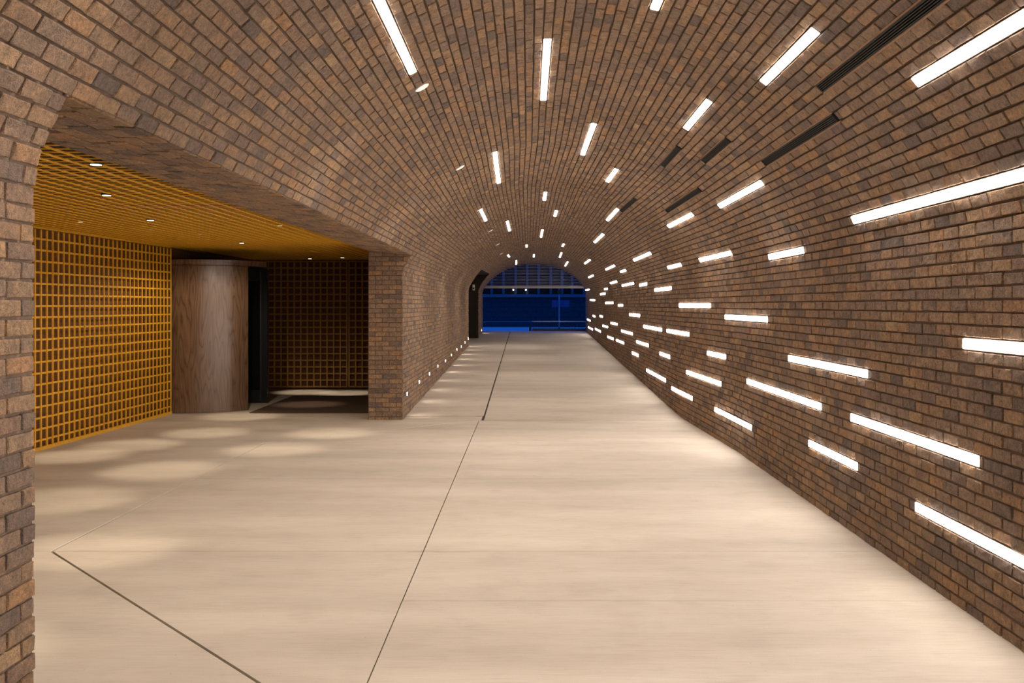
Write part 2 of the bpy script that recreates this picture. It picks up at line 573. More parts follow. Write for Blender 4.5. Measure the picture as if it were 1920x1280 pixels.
class BrickBatch:
    """collects bricks as 3x3 + offset; the largest in view become objects, the rest one mesh."""

    def __init__(self):
        self.M, self.O = [], []

    def add(self, centre, eu, ev, n, lu, lv, depth=BRICK_DEPTH, jitter=1.0):
        lu = lu - JOINT - 0.003 + RNG.uniform(-0.0015, 0.0015) * jitter
        lv = lv - JOINT + RNG.uniform(-0.0015, 0.0015) * jitter
        off = RNG.uniform(-0.0035, 0.0035) * jitter
        ru, rv = RNG.uniform(-0.012, 0.012, 2) * jitter
        e1 = (eu + n * ru).normalized()
        e2 = (ev + n * rv * 2).normalized()
        n2 = e1.cross(e2)
        if n2.dot(n) < 0:
            n2 = -n2
        c = centre + n * off + ev * RNG.uniform(-0.0015, 0.0015) * jitter
        self.M.append(np.array([e1 * lu, e2 * lv, n2 * depth]).T)
        self.O.append(np.array(c))

    def build(self, parent, n_obj=300, far=16.0):
        M = np.array(self.M)
        O = np.array(self.O)
        # mirror-handed bricks: flip u so that faces keep looking out
        det = np.linalg.det(M)
        M[det < 0, :, 0] *= -1
        y = O[:, 1]
        sx = 990 + 1850 * O[:, 0] / np.maximum(y, 0.1)
        sy = 572 - 1850 * (O[:, 2] - 1.68) / np.maximum(y, 0.1)
        vis = (y > 1.0) & (sx > -5) & (sx < 1925) & (sy > -5) & (sy < 1285)
        nrm = M[:, :, 2] / np.linalg.norm(M[:, :, 2], axis=1)[:, None]
        view = np.array([0, 0, 1.68]) - O
        dist = np.linalg.norm(view, axis=1)
        cosv = np.abs((nrm * view).sum(1)) / dist
        area = np.linalg.norm(M[:, :, 0], axis=1) * np.linalg.norm(M[:, :, 1], axis=1) * cosv / dist ** 2
        area[~vis] = 0
        order = np.argsort(-area)
        pick = [i for i in order[:n_obj] if area[i] > 0]
        rest = np.ones(len(O), bool)
        rest[pick] = False
        for i in pick:
            o = bpy.data.objects.new('brick', FINE_MESH[int(RNG.integers(len(FINE_MESH)))])
            m4 = np.eye(4)
            m4[:3, :3] = M[i]
            m4[:3, 3] = O[i]
            COL.objects.link(o)
            o.parent = parent
            o.matrix_world = Matrix(m4.tolist())
        idx = np.nonzero(rest)[0]
        if len(idx) == 0:
            return
        farm = (O[idx, 1] > far) | (O[idx, 1] < 2.5)
        groups = []
        for sel, variants in ((idx[~farm], VAR_FINE), (idx[farm], VAR_FAR)):
            if len(sel) == 0:
                continue
            which = RNG.integers(len(variants), size=len(sel))
            for vi, (V, Fq) in enumerate(variants):
                s = sel[which == vi]
                if len(s):
                    groups.append((s, V, Fq))
        verts, faces, rnd = [], [], []
        base = 0
        for s, V, Fq in groups:
            w = np.einsum('mij,nj->mni', M[s], V) + O[s][:, None, :]
            verts.append(w.reshape(-1, 3))
            f = Fq[None] + (base + np.arange(len(s)) * len(V))[:, None, None]
            faces.append(f.reshape(-1, 4))
            rnd.append(np.repeat(RNG.random(len(s)), len(Fq)))
            base += len(s) * len(V)
        verts = np.concatenate(verts).astype(np.float32)
        faces = np.concatenate(faces).astype(np.int32)
        rnd = np.concatenate(rnd).astype(np.float32)
        me = bpy.data.meshes.new('bricks')
        me.vertices.add(len(verts))
        me.vertices.foreach_set('co', verts.ravel())
        me.loops.add(faces.size)
        me.loops.foreach_set('vertex_index', faces.ravel())
        me.polygons.add(len(faces))
        me.polygons.foreach_set('loop_start', np.arange(0, faces.size, 4, dtype=np.int32))
        me.update(calc_edges=True)
        me.shade_flat()
        at = me.attributes.new('rnd', 'FLOAT', 'FACE')
        at.data.foreach_set('value', rnd)
        me.materials.append(M_BRICK)
        o = bpy.data.objects.new('bricks', me)
        link(o, parent)
        o['kind'] = 'stuff'


def surface_grid(name, tvals, yvals, skip, parent=None, mat=None, push=0.014, label=None):
    """mortar sheet just behind the brick faces, with openings left out."""
    V, Fq, ids = [], [], {}

    def vid(i, j):
        if (i, j) not in ids:
            p, ey, et, n, st = frame_at(tvals[i], yvals[j])
            ids[(i, j)] = len(V)
            V.append(tuple(p - n * push))
        return ids[(i, j)]

    for i in range(len(tvals) - 1):
        for j in range(len(yvals) - 1):
            tm, ym = (tvals[i] + tvals[i + 1]) / 2, (yvals[j] + yvals[j + 1]) / 2
            if skip(tm, ym):
                continue
            Fq.append((vid(i, j), vid(i + 1, j), vid(i + 1, j + 1), vid(i, j + 1)))
    o = mesh_obj(name, V, Fq, mat or M_MORTAR, parent)
    return o


def yvals_list():
    ys = set(np.round(np.arange(BACK_Y, END_Y, 0.8), 3).tolist()) | {END_Y, OPEN_Y0, OPEN_Y1, PASS_Y0, PASS_Y1, 11.5, 15.0, 30.5}
    return sorted(ys)


YV = yvals_list()

# ------------------------------------------------------------------ the shell
# right wall
wall_right = surface_grid('wall_right', [T_SR + PITCH_W * q for q in (0, 8, 16, 24, 30, 31)], YV, lambda t, y: False)
tag(wall_right, 'long brown brick wall on the right dotted with glowing light bars', kind='structure')
bb = BrickBatch()
for k in range(0, 30):
    t = course_t('R', k)
    ph = OPEN_Y0 + (0.5 * BRICK_L if k % 2 else 0) + RNG.uniform(-0.006, 0.006)
    for a, b in free_spans([(BACK_Y, END_Y)], CUTS.get(('R', k), [])):
        for s, e in course_pieces(a, b, ph):
            ym = (s + e) / 2
            p, ey, et, n, st = frame_at(t, ym)
            if p.z < ramp_z(ym) - 0.04:
                continue
            bb.add(p, ey, et, n, e - s, PITCH_W * st)
bb.build(wall_right)

# vault
ceiling = surface_grid('ceiling', [T_SL + (T_SR - T_SL) * q / 83.0 for q in range(84)], YV,
                       lambda t, y: (t < T_CUT1 and OPEN_Y0 < y < OPEN_Y1) or (t < T_CUT2 and PASS_Y0 < y < PASS_Y1), push=0.022)
tag(ceiling, 'brick barrel vault over the driveway tunnel', kind='structure')
bb = BrickBatch()
for k in range(-42, 41):
    t = course_t('V', k)
    ph = OPEN_Y0 + (0.5 * BRICK_L if k % 2 else 0) + RNG.uniform(-0.012, 0.012)
    for a, b in free_spans([(BACK_Y, END_Y)], CUTS.get(('V', k), [])):
        for s, e in course_pieces(a, b, ph):
            ym = (s + e) / 2
            p, ey, et, n, st = frame_at(t, ym)
            bb.add(p, ey, et, n, e - s, PITCH_V * st)
bb.build(ceiling)


# left wall: stretch beside the camera, long stretch past the lobby, end pier
def left_wall(name, spans, label, corner_spans=()):
    tv = [T_SL - PITCH_W * q for q in (31, 30, 24, 16, 8, 0)]
    w = surface_grid(name, tv, YV, lambda t, y: not any(a < y < b for a, b in spans))
    tag(w, label, kind='structure')
    bb = BrickBatch()
    for k in range(0, 31):
        t = course_t('L', k)
        ph = OPEN_Y0 + (0.5 * BRICK_L if k % 2 else 0)
        for a, b in spans:
            if a > 14:
                ph = OPEN_Y1 + (0.5 * BRICK_L if k % 2 else 0)
            for s, e in course_pieces(a, b, ph):
                ym = (s + e) / 2
                p, ey, et, n, st = frame_at(t, ym)
                if p.z < ramp_z(ym) - 0.04:
                    continue
                bb.add(p, ey, et, n, e - s, PITCH_W * st)
    return w, bb


wall_near, bb = left_wall('wall_near', [(BACK_Y, OPEN_Y0)], 'brick wall end beside the camera at the near side of the lobby opening')
bb.build(wall_near)
wall_left, bb = left_wall('wall_left', [(OPEN_Y1, PASS_Y0), (PASS_Y1, END_Y)], 'brick wall on the left past the lobby with round step lights along its foot')
X_IN = -2.34                                             # back face of the left wall


def pier_front(bb, y, xin, zmax, zmin=0.0):
    """end face of the wall at y, running bond, looking at the camera."""
    n = Vector((0, -1, 0))
    z1 = T_HALF + spring(y) + T_SL                        # first course boundary
    for k in range(-6, 31):
        ztop = z1 - k * PITCH_W
        zb = ztop - PITCH_W
        if ztop < zmin or zb > zmax - 0.01:
            continue
        zt, zl = min(ztop, zmax), max(zb, zmin - 0.03)
        zc = (zt + zl) / 2
        if zt - zl < 0.02:
            continue
        # the arch leans in above the spring line
        xr = -9
        for q in range(0, 60):
            p = P(T_SL + 0.0223 + q * 0.02, y)
            if p.z >= zc:
                xr = p.x
                break
        if zc < spring(y):
            xr = x_left(y)
        ph = xin + (0.5 * BRICK_L if k % 2 else 0)
        for s, e in course_pieces(xin, xr, ph):
            bb.add(Vector(((s + e) / 2, y, zc)), Vector((1, 0, 0)), Vector((0, 0, 1)), n, e - s, zt - zl, jitter=0.8)


pier_front(bb, OPEN_Y1, X_IN, 2.475)
bb.build(wall_left)
# cores of the wall ends (mortar behind the end bricks, plain dark brown at the end pier)


def wall_core(name, y0, y1, xin, z1, parent, mat=M_MORTAR, z0=-0.3):
    bm = bmesh.new()
    n = 6
    secs = []
    for y in (y0, y1):
        pts = [Vector((xin, y, z0)), Vector((x_left(y) - 0.0135, y, z0)), Vector((x_left(y) - 0.0135, y, spring(y)))]
        t = -T_HALF
        while True:
            t += 0.05
            p, ey, et, nn, st = frame_at(t, y)
            q = p - nn * 0.0135
            if q.z > z1:
                break
            pts.append(Vector((q.x, y, q.z)))
        pts.append(Vector((pts[-1].x - 0.01, y, z1 + 0.02)))
        pts.append(Vector((xin, y, z1 + 0.02)))
        secs.append(pts)
    m = min(len(s) for s in secs)
    secs = [s[:m - 2] + s[-2:] for s in secs]
    rings = [[bm.verts.new(p) for p in s] for s in secs]
    for i in range(m):
        bm.faces.new((rings[0][i], rings[0][(i + 1) % m], rings[1][(i + 1) % m], rings[1][i]))
    bm.faces.new(rings[0])
    bm.faces.new(rings[1][::-1])
    return bm_obj(name, bm, mat, parent)


wall_core('wall_core', OPEN_Y1 + 0.012, PASS_Y0 - 0.004, X_IN, 2.5, wall_left)
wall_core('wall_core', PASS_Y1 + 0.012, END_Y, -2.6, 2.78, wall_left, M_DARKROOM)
wall_core('wall_core', BACK_Y, OPEN_Y0 - 0.004, X_IN, 2.5, wall_near)

# brick soffit over the lobby opening
Z_OUT0, Z_OUT1, Z_INN = P(T_CUT1, OPEN_Y0).z, P(T_CUT1, OPEN_Y1).z, 2.475
bm = bmesh.new()
rings = []
for y in (OPEN_Y0 - 0.05, OPEN_Y1 + 0.05):
    pe = P(T_CUT1, y)
    pts = [(pe.x - 0.012, y, pe.z + 0.012), (X_IN, y, Z_INN + 0.012), (X_IN, y, 3.05), (pe.x - 0.012, y, 2.95)]
    # keep the block behind the vault sheet
    pts[3] = (pe.x - 0.35, y, 3.05)
    pts.append((pe.x - 0.10, y, pe.z + 0.06))
    rings.append([bm.verts.new(p) for p in pts])
for i in range(5):
    bm.faces.new((rings[0][i], rings[0][(i + 1) % 5], rings[1][(i + 1) % 5], rings[1][i]))
bm.faces.new(rings[0])
bm.faces.new(rings[1][::-1])
soffit = bm_obj('trim_1', bm, M_MORTAR)
tag(soffit, 'brick soffit under the long lintel of the lobby opening', kind='structure')
bb = BrickBatch()
NS = 6
for c in range(NS):
    ph = OPEN_Y0 + (0.5 * BRICK_L if c % 2 else 0.03)
    for s, e in course_pieces(OPEN_Y0 - 0.02, OPEN_Y1, ph):
        ym = (s + e) / 2
        pe = P(T_CUT1, ym)
        a = Vector((pe.x - 0.004, ym, pe.z))
        b = Vector((X_IN, ym, Z_INN))
        d = (b - a)
        cc = a + d * ((c + 0.5) / NS)
        ev = d.normalized()
        n = Vector((0, 1, 0)).cross(ev)
        if n.z > 0:
            n = -n
        bb.add(cc, Vector((0, 1, 0)), ev, n, e - s, d.length / NS, jitter=0.7)
bb.build(soffit)

# unseen end wall added behind the camera to keep blue sky light out
V = [tuple(P(t, BACK_Y + 0.05)) for t in np.linspace(-T_HALF - 2.2, T_HALF + 2.2, 60)]
wall_sky_block = mesh_obj('wall_sky_block', V, [tuple(range(len(V)))], M_PLASTER)
tag(wall_sky_block, 'added unseen wall that keeps sky light out behind the camera', kind='structure')

# ------------------------------------------------------------------ floor of separate concrete slabs
bm = bmesh.new()
vv = [bm.verts.new(p) for p in ((-6.4, -14.2, -0.06), (2.7, -14.2, -0.06), (2.7, 14.45, -0.06), (-6.4, 14.45, -0.06),
                                (2.7, 39.2, ramp_z(39.2) - 0.06), (-2.6, 39.2, ramp_z(39.2) - 0.06), (-2.6, 14.45, -0.06))]
bm.faces.new((vv[0], vv[1], vv[2], vv[6], vv[3]))
bm.faces.new((vv[6], vv[2], vv[4], vv[5]))
v2 = [bm.verts.new(p) for p in ((-6.4, 14.45, -0.06), (-2.3, 14.45, -0.06), (-2.3, 20.2, -0.06), (-6.4, 20.2, -0.06))]
bm.faces.new(v2)
floor = bm_obj('floor', bm, M_JOINT)
tag(floor, 'pale concrete floor poured in large slabs with tooled joints', kind='structure')


def offset_poly(pts, d):
    n = len(pts)
    area = sum(pts[i][0] * pts[(i + 1) % n][1] - pts[(i + 1) % n][0] * pts[i][1] for i in range(n))
    sgn = 1 if area > 0 else -1
    out = []
    for i in range(n):
        p0, p1, p2 = Vector(pts[i - 1]), Vector(pts[i]), Vector(pts[(i + 1) % n])
        e1, e2 = (p1 - p0).normalized(), (p2 - p1).normalized()
        n1, n2 = Vector((-e1.y, e1.x)) * sgn, Vector((-e2.y, e2.x)) * sgn
        b = n1 + n2
        out.append(p1 + b * (d / max(0.2, 1 + n1.dot(n2))))
    return out


def slab(pts, shrink=0.003, chamfer=0.005, sloped=False, lift=0.0):
    z = (lambda y: ramp_z(y)) if sloped else (lambda y: 0.0)
    p_low = offset_poly(pts, shrink)
    p_top = offset_poly(pts, shrink + chamfer)
    bm = bmesh.new()
    n = len(pts)
    lo = [bm.verts.new((p.x, p.y, z(p.y) - 0.055)) for p in p_low]
    mid = [bm.verts.new((p.x, p.y, z(p.y) - chamfer + lift)) for p in p_low]
    top = [bm.verts.new((p.x, p.y, z(p.y) + lift)) for p in p_top]
    for a, b in ((lo, mid), (mid, top)):
        for i in range(n):
            bm.faces.new((a[i], a[(i + 1) % n], b[(i + 1) % n], b[i]))
    bm.faces.new(top)
    return bm_obj('slab', bm, M_CONC, floor)


XJ = -0.715
slab([(XJ, -14.1), (2.6, -14.1), (2.6, 5.61), (XJ, 5.61)], 0.002, 0.001)
slab([(XJ, 5.61), (2.6, 5.61), (2.6, 6.74), (XJ, 6.74)], 0.003, 0.001)
slab([(XJ, 6.74), (2.6, 6.74), (2.6, 9.56), (XJ, 9.56)], 0.0035, 0.001)
slab([(XJ, 9.56), (2.6, 9.56), (2.6, 14.42), (XJ, 14.39)], 0.0045, 0.001)
slab([(-3.25, 6.74), (-1.19, 4.39), (XJ, 3.85), (XJ, 6.74)], 0.004, 0.001)
slab([(-3.25, 6.74), (XJ, 6.74), (XJ, 9.56), (-3.235, 9.56)], 0.004, 0.001)
slab([(-3.235, 9.56), (XJ, 9.56), (XJ, 14.40), (-3.21, 12.05)], 0.004, 0.001)
slab([(-6.3, 6.74), (-3.26, 6.74), (-3.22, 12.06), (-0.68, 14.46), (-0.68, 14.9), (-2.3, 14.9), (-2.3, 20.1), (-6.3, 20.1)], 0.004, 0.006)
slab([(-6.3, -14.1), (XJ - 0.002, -14.1), (XJ - 0.002, 3.846), (-1.194, 4.387), (-3.258, 6.74), (-6.3, 6.74)], 0.003, 0.005)
slab([(-0.652, 14.46), (2.5, 14.46), (2.5, 39.0), (-0.704, 39.0)], 0.004, 0.006, True)
slab([(-2.0, 14.9), (-0.666, 14.9), (-0.716, 39.0), (-4.5, 39.0), (-4.5, 30.0), (-2.0, 30.0)], 0.004, 0.006, True)
# grey filler strip between footway and carriageway
bm = bmesh.new()
for x0, x1, y0, y1 in ((-0.672, -0.652, 14.5, 39.0),):
    q = [bm.verts.new(p) for p in ((x0, y0, ramp_z(y0) - 0.005), (x1, y0, ramp_z(y0) - 0.005), (x1 - 0.055, y1, ramp_z(y1) - 0.005), (x0 - 0.055, y1, ramp_z(y1) - 0.005))]
    bm.faces.new(q)
bm_obj('joint_strip', bm, M_JOINT, floor)

# ------------------------------------------------------------------ light bars
ORD = ['first', 'second', 'third', 'fourth', 'fifth', 'sixth', 'seventh', 'eighth', 'ninth', 'tenth', 'eleventh', 'twelfth',
       'thirteenth', 'fourteenth', 'fifteenth', 'sixteenth'] + \
    ['seventeenth', 'eighteenth', 'nineteenth'] + [a + b for a in ('twenty-', 'thirty-') for b in
    ('first', 'second', 'third', 'fourth', 'fifth', 'sixth', 'seventh', 'eighth', 'ninth')]


def bar_band(reg, k, y):
    t = course_t(reg, k)
    if reg == 'R':
        h = P(t, y).z - ramp_z(y)
        if h < 0.58:
            return 'at ankle height on right wall'
        if h < 0.95:
            return 'at knee height on right wall'
        if h < 1.40:
            return 'at waist height on right wall'
        return 'at head height on right wall'
    if k >= 36:
        return 'at foot of right vault curve'
    if k >= 26:
        return 'low on right vault flank'
    if k >= 14:
        return 'high on right vault flank'
    if k >= 3:
        return 'just right of vault crown'
    if k >= -6:
        return 'along vault crown'
    return 'on left vault flank'


def light_bar(reg, k, y0, y1, label, group):
    t = course_t(reg, k)
    ym = (y0 + y1) / 2
    p0, p1 = P(t, y0), P(t, y1)
    p, ey, et, n, st = frame_at(t, ym)
    ax = (p1 - p0).normalized()
    side = n.cross(ax).normalized()
    n = ax.cross(side)
    m = Matrix((ax, side, n)).transposed().to_4x4()
    m.translation = (p0 + p1) / 2
    root = empty('light_bar', matrix=m)
    tag(root, label, 'light', group)
    L = (p1 - p0).length
    w = (PITCH_W if reg == 'R' else PITCH_V * st) - 0.009
    bm = bmesh.new()
    bm_box(bm, -L / 2 + 0.004, L / 2 - 0.004, -w / 2 + 0.003, w / 2 - 0.003, -0.010, 0.005, 0.001)
    bm_obj('diffuser', bm, M_BAR if ym < 14 else (M_BAR_MID if ym < 22 else M_BAR_FAR), root)
    bm = bmesh.new()
    for s in (-1, 1):
        bm_box(bm, -L / 2, L / 2, s * w / 2 - 0.0025, s * w / 2 + 0.0025, -0.0115, -0.002)
        bm_box(bm, s * L / 2 - 0.003, s * L / 2 + 0.003, -w / 2, w / 2, -0.0115, -0.002)
    bm_box(bm, -L / 2, L / 2, -w / 2, w / 2, -0.0115, -0.0102)
    bm_obj('channel', bm, M_CHANNEL, root)
    return root


bands = {}
for b in BARS:
    bands.setdefault(bar_band(b[0], b[1], (b[2] + b[3]) / 2), []).append(b)
for band, lst in bands.items():
    lst.sort(key=lambda q: q[2])
    for i, b in enumerate(lst):
        L = b[3] - b[2]
        size = 'short' if L < 1.5 else ('long' if L > 2.4 else 'mid-length')
        light_bar(*b, f'{size} white light bar {band}, {ORD[i]} from camera', 'light bars set into the brick courses')
for i, b in enumerate(sorted(BACK_BARS, key=lambda q: -q[3])):
    light_bar(*b, f'{ORD[i]} added light bar in the unseen brickwork behind the camera', 'light bars added unseen behind the camera')

# ------------------------------------------------------------------ slot vents
VENT_TXT = ['longest dark slot vent, nearest the camera, cut by the top of the photo',
            'long dark slot vent directly below the nearest one on the right vault flank',
            'short dark slot vent highest up the vault, nearest the crown',
            'short dark slot vent between the highest short vent and the long vent below',
            'long faint slot vent just above a light bar halfway along the vault',
            'farthest slot vent, small and faint on the right vault flank']
for (k, y0, y1), txt in zip(VENTS, VENT_TXT):
    t = course_t('V', k)
    p0, p1 = P(t, y0), P(t, y1)
    p, ey, et, n, st = frame_at(t, (y0 + y1) / 2)
    ax = (p1 - p0).normalized()
    side = n.cross(ax).normalized()
    n = ax.cross(side)
    m = Matrix((ax, side, n)).transposed().to_4x4()
    m.translation = (p0 + p1) / 2
    root = empty('slot_vent', matrix=m)
    tag(root, txt, 'vent', 'slot vents in the vault')
    L = (p1 - p0).length
    w = 0.062
    box('backing', -L / 2, L / 2, -w / 2, w / 2, -0.0115, -0.0105, M_VENTBACK, root)
    bm = bmesh.new()
    for s in (-1, 1):
        bm_box(bm, -L / 2, L / 2, s * w / 2 - 0.002, s * w / 2 + 0.002, -0.0115, 0.006)
        bm_box(bm, s * L / 2 - 0.002, s * L / 2 + 0.002, -w / 2, w / 2, -0.0115, 0.006)
    bm_obj('frame', bm, M_VENT, root)
    bm = bmesh.new()
    for s in (-1, 1):
        bm_box(bm, -L / 2 - 0.02, L / 2 + 0.02, s * (w / 2 + 0.008) - 0.005, s * (w / 2 + 0.008) + 0.005, -0.0115, 0.003)
    bm_obj('plaster_edge', bm, M_VENTFRAME, root)
    for q in range(5):
        c = -w / 2 + w * (q + 0.5) / 5
        box('slat', -L / 2 + 0.002, L / 2 - 0.002, c - 0.0022, c + 0.0022, -0.0095, 0.004, M_VENT, root)

# ------------------------------------------------------------------ round lamps in the vault
for i, (t, y) in enumerate(VAULT_LAMPS):
    p, ey, et, n, st = frame_at(t, y)
    m = Matrix((ey, n.cross(ey), n)).transposed().to_4x4()
    m.translation = p
    root = empty('round_downlight', matrix=m)
    tag(root, f'small white round lamp high on left vault side, ' + (f'{ORD[i - 3]} from camera' if i > 2 else f'{ORD[2 - i]} of the unseen ones'), 'light', 'round lamps along the vault')
    bm = bmesh.new()
    bm_cyl(bm, (0, 0, -0.004), (0, 0, 0.008), 0.052, 24)
    bm_obj('lens', bm, M_DISC, root)
    bm = bmesh.new()
    bm_cyl(bm, (0, 0, -0.004), (0, 0, 0.005), 0.06, 24)
    bm_obj('ring', bm, M_WHITE, root)
    ld = bpy.data.lights.new('lamp_beam', 'SPOT')
    ld.energy = VAULT_SPOT * (1.0 if y < 14 else 0.5)
    ld.color = (1.0, 0.90, 0.80)
    ld.spot_size = math.radians(110)
    ld.spot_blend = 1.0
    ld.shadow_soft_size = 0.05
    lo = link(bpy.data.objects.new('lamp_beam', ld), root)
    lo.location = (0, 0, 0.02)
    down = m.to_3x3().transposed() @ Vector((-0.12, 0, -1))
    lo.rotation_euler = down.to_track_quat('-Z', 'Y').to_euler()

# ------------------------------------------------------------------ step lights along the left wall
for i, (y, z) in enumerate(zip(STEP_Y + [37.6], STEP_H + [0.72])):
    x = x_left(y)
    root = empty('step_light', (x, y, z))
    if i < 10:
        lab = f'small round step light at the foot of the left wall, {ORD[i]} from the brick pier'
    else:
        lab = 'small round step light alone on the end pier by the shutter'
    tag(root, lab, 'light', 'step lights along the left wall')
    bm = bmesh.new()
    bm_cyl(bm, (-0.01, 0, 0), (0.006, 0, 0), 0.026, 20)
    bm_obj('lens', bm, M_STEP, root)
    bm = bmesh.new()
    bm_cyl(bm, (-0.01, 0, 0), (0.003, 0, 0), 0.034, 20)
    bm_obj('rim', bm, M_CHROME, root)
    ld = bpy.data.lights.new('step_beam', 'SPOT')
    ld.energy = 4.0
    ld.color = (1.0, 0.84, 0.70)
    ld.spot_size = math.radians(115)
    ld.spot_blend = 0.9
    ld.shadow_soft_size = 0.02
    lo = link(bpy.data.objects.new('step_beam', ld), root)
    lo.location = (0.02, 0, 0)
    lo.rotation_euler = Vector((0.75, 0, -0.66)).to_track_quat('-Z', 'Y').to_euler()

# ------------------------------------------------------------------ lobby shell
Z_LOB = 2.575
LEFT_A, LEFT_B = Vector((-5.894, 4.0, 0)), Vector((-5.521, 15.27, 0))
bm = bmesh.new()
o1 = Vector((-0.09, 0, 0))
pts = [LEFT_A + o1, LEFT_B + o1 + Vector((0.145, 4.6, 0))]
q = [bm.verts.new(p) for p in ((pts[0].x, 3.5, -0.05), (pts[1].x, 20.0, -0.05), (pts[1].x, 20.0, 2.95), (pts[0].x, 3.5, 2.95))]
bm.faces.new(q)
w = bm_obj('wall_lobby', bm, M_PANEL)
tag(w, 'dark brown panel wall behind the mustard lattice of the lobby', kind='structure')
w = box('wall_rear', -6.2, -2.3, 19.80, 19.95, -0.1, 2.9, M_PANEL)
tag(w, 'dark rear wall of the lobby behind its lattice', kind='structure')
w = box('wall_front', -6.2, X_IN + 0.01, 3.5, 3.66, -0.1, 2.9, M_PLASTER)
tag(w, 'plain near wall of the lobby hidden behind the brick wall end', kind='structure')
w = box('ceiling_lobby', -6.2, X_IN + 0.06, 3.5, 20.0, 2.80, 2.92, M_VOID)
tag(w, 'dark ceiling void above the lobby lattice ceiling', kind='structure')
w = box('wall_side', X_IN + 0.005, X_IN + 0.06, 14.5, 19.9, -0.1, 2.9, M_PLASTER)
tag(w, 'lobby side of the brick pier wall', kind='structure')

# lattices
UNIT = bpy.data.meshes.new('slat')
bmu = bmesh.new()
bm_box(bmu, -0.5, 0.5, -0.5, 0.5, -0.5, 0.5)
bmu.to_mesh(UNIT)
bmu.free()
UNIT.shade_flat()
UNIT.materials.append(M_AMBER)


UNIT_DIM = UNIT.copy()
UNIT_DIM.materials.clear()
UNIT_DIM.materials.append(M_AMBER_DIM)


def slat(parent, m, me=None):
    o = bpy.data.objects.new('slat', me or UNIT)
    COL.objects.link(o)
    o.parent = parent
    o.matrix_basis = Matrix.Translation(-parent.location) @ m
    return o


def bar_matrix(c, ax, side, n, L, w, d):
    m = Matrix((ax * L, side * w, n * d)).transposed().to_4x4()
    m.translation = c
    return m


Z = Vector((0, 0, 1))
PL = 0.1315
dl = (LEFT_B - LEFT_A)
LL = dl.length
u = dl.normalized()
nl = Vector((u.y, -u.x, 0))
left_screen = empty('lattice_screen', tuple(LEFT_A))
tag(left_screen, 'mustard yellow square lattice screen along the left side of the lobby', 'screen', 'mustard lattices of the lobby')
nv = int(LL / PL)
for i in range(nv + 1):
    c = LEFT_B - u * (i * PL + 0.02) + Z * (0.03 + 2.53) * 0.5 + Vector((0, 0, 0.01))
    slat(left_screen, bar_matrix(c, Z, u, nl, 2.53, 0.024, 0.014))
for j in range(20):
    z = 0.115 + j * PL * 0.985
    c = (LEFT_A + LEFT_B) / 2 + Z * z - nl * 0.004
    slat(left_screen, bar_matrix(c, u, Z, nl, LL, 0.022, 0.012))
c = (LEFT_A + LEFT_B) / 2 + Z * 0.02
o = slat(left_screen, bar_matrix(c, u, Z, nl, LL, 0.04, 0.03))
o.name = 'base_rail'

YB = 19.70
back_screen = empty('lattice_screen', (-3.9, YB, 0))
tag(back_screen, 'dim square lattice screen across the back of the lobby behind the doormat', 'screen', 'mustard lattices of the lobby')
ex = Vector((1, 0, 0))
nb = Vector((0, -1, 0))
XB0, XDOOR = -5.55, -3.60
i = 0
x = XDOOR - 0.014
while x > XB0:
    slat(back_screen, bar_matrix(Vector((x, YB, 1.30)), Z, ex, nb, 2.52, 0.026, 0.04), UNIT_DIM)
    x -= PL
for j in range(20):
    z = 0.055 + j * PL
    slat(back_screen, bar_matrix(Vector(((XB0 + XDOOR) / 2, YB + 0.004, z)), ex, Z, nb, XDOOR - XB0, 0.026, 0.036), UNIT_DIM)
# door made of the same lattice
door = empty('door_1', (XDOOR + 0.03, YB, 0))
tag(door, 'lattice door at the right end of the lobby rear screen beside the brick pier', kind='structure')
XD1 = -2.42
x = XDOOR + 0.03
while x < XD1:
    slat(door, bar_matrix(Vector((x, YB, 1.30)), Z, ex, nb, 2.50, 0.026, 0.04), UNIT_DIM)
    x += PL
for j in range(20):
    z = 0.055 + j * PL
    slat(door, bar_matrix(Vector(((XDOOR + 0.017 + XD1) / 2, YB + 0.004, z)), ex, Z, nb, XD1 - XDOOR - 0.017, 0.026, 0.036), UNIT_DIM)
box('door_closer_rail', XDOOR, XD1, YB - 0.05, YB - 0.03, 2.395, 2.42, M_CHROME, door, 0.004)
bm = bmesh.new()
bm_box(bm, XDOOR + 0.075, XDOOR + 0.095, YB - 0.075, YB - 0.055, 0.95, 1.10, 0.004)
bm_box(bm, XDOOR + 0.078, XDOOR + 0.092, YB - 0.06, YB - 0.02, 0.96, 0.975)
bm_box(bm, XDOOR + 0.078, XDOOR + 0.092, YB - 0.06, YB - 0.02, 1.075, 1.09)
bm_obj('handle', bm, M_CHROME, door)

ceil_grid = empty('lattice_ceiling', (-4.0, 12.0, Z_LOB))
tag(ceil_grid, 'mustard lattice ceiling panel hung over the whole lobby', 'ceiling grid')
PC = 0.128
ey_ = Vector((0, 1, 0))
x = X_IN - 0.03
nx = 0
while x > -5.80:
    slat(ceil_grid, bar_matrix(Vector((x, 11.75, Z_LOB + 0.01)), ey_, ex, Z, 15.9, 0.022, 0.008))
    x -= PC
y = 3.8
while y < 19.7:
    xa = -5.92 + (y - 4) * 0.0331
    slat(ceil_grid, bar_matrix(Vector(((xa + X_IN) / 2, y, Z_LOB + 0.012)), ex, ey_, Z, X_IN - xa, 0.018, 0.007))
    y += PC

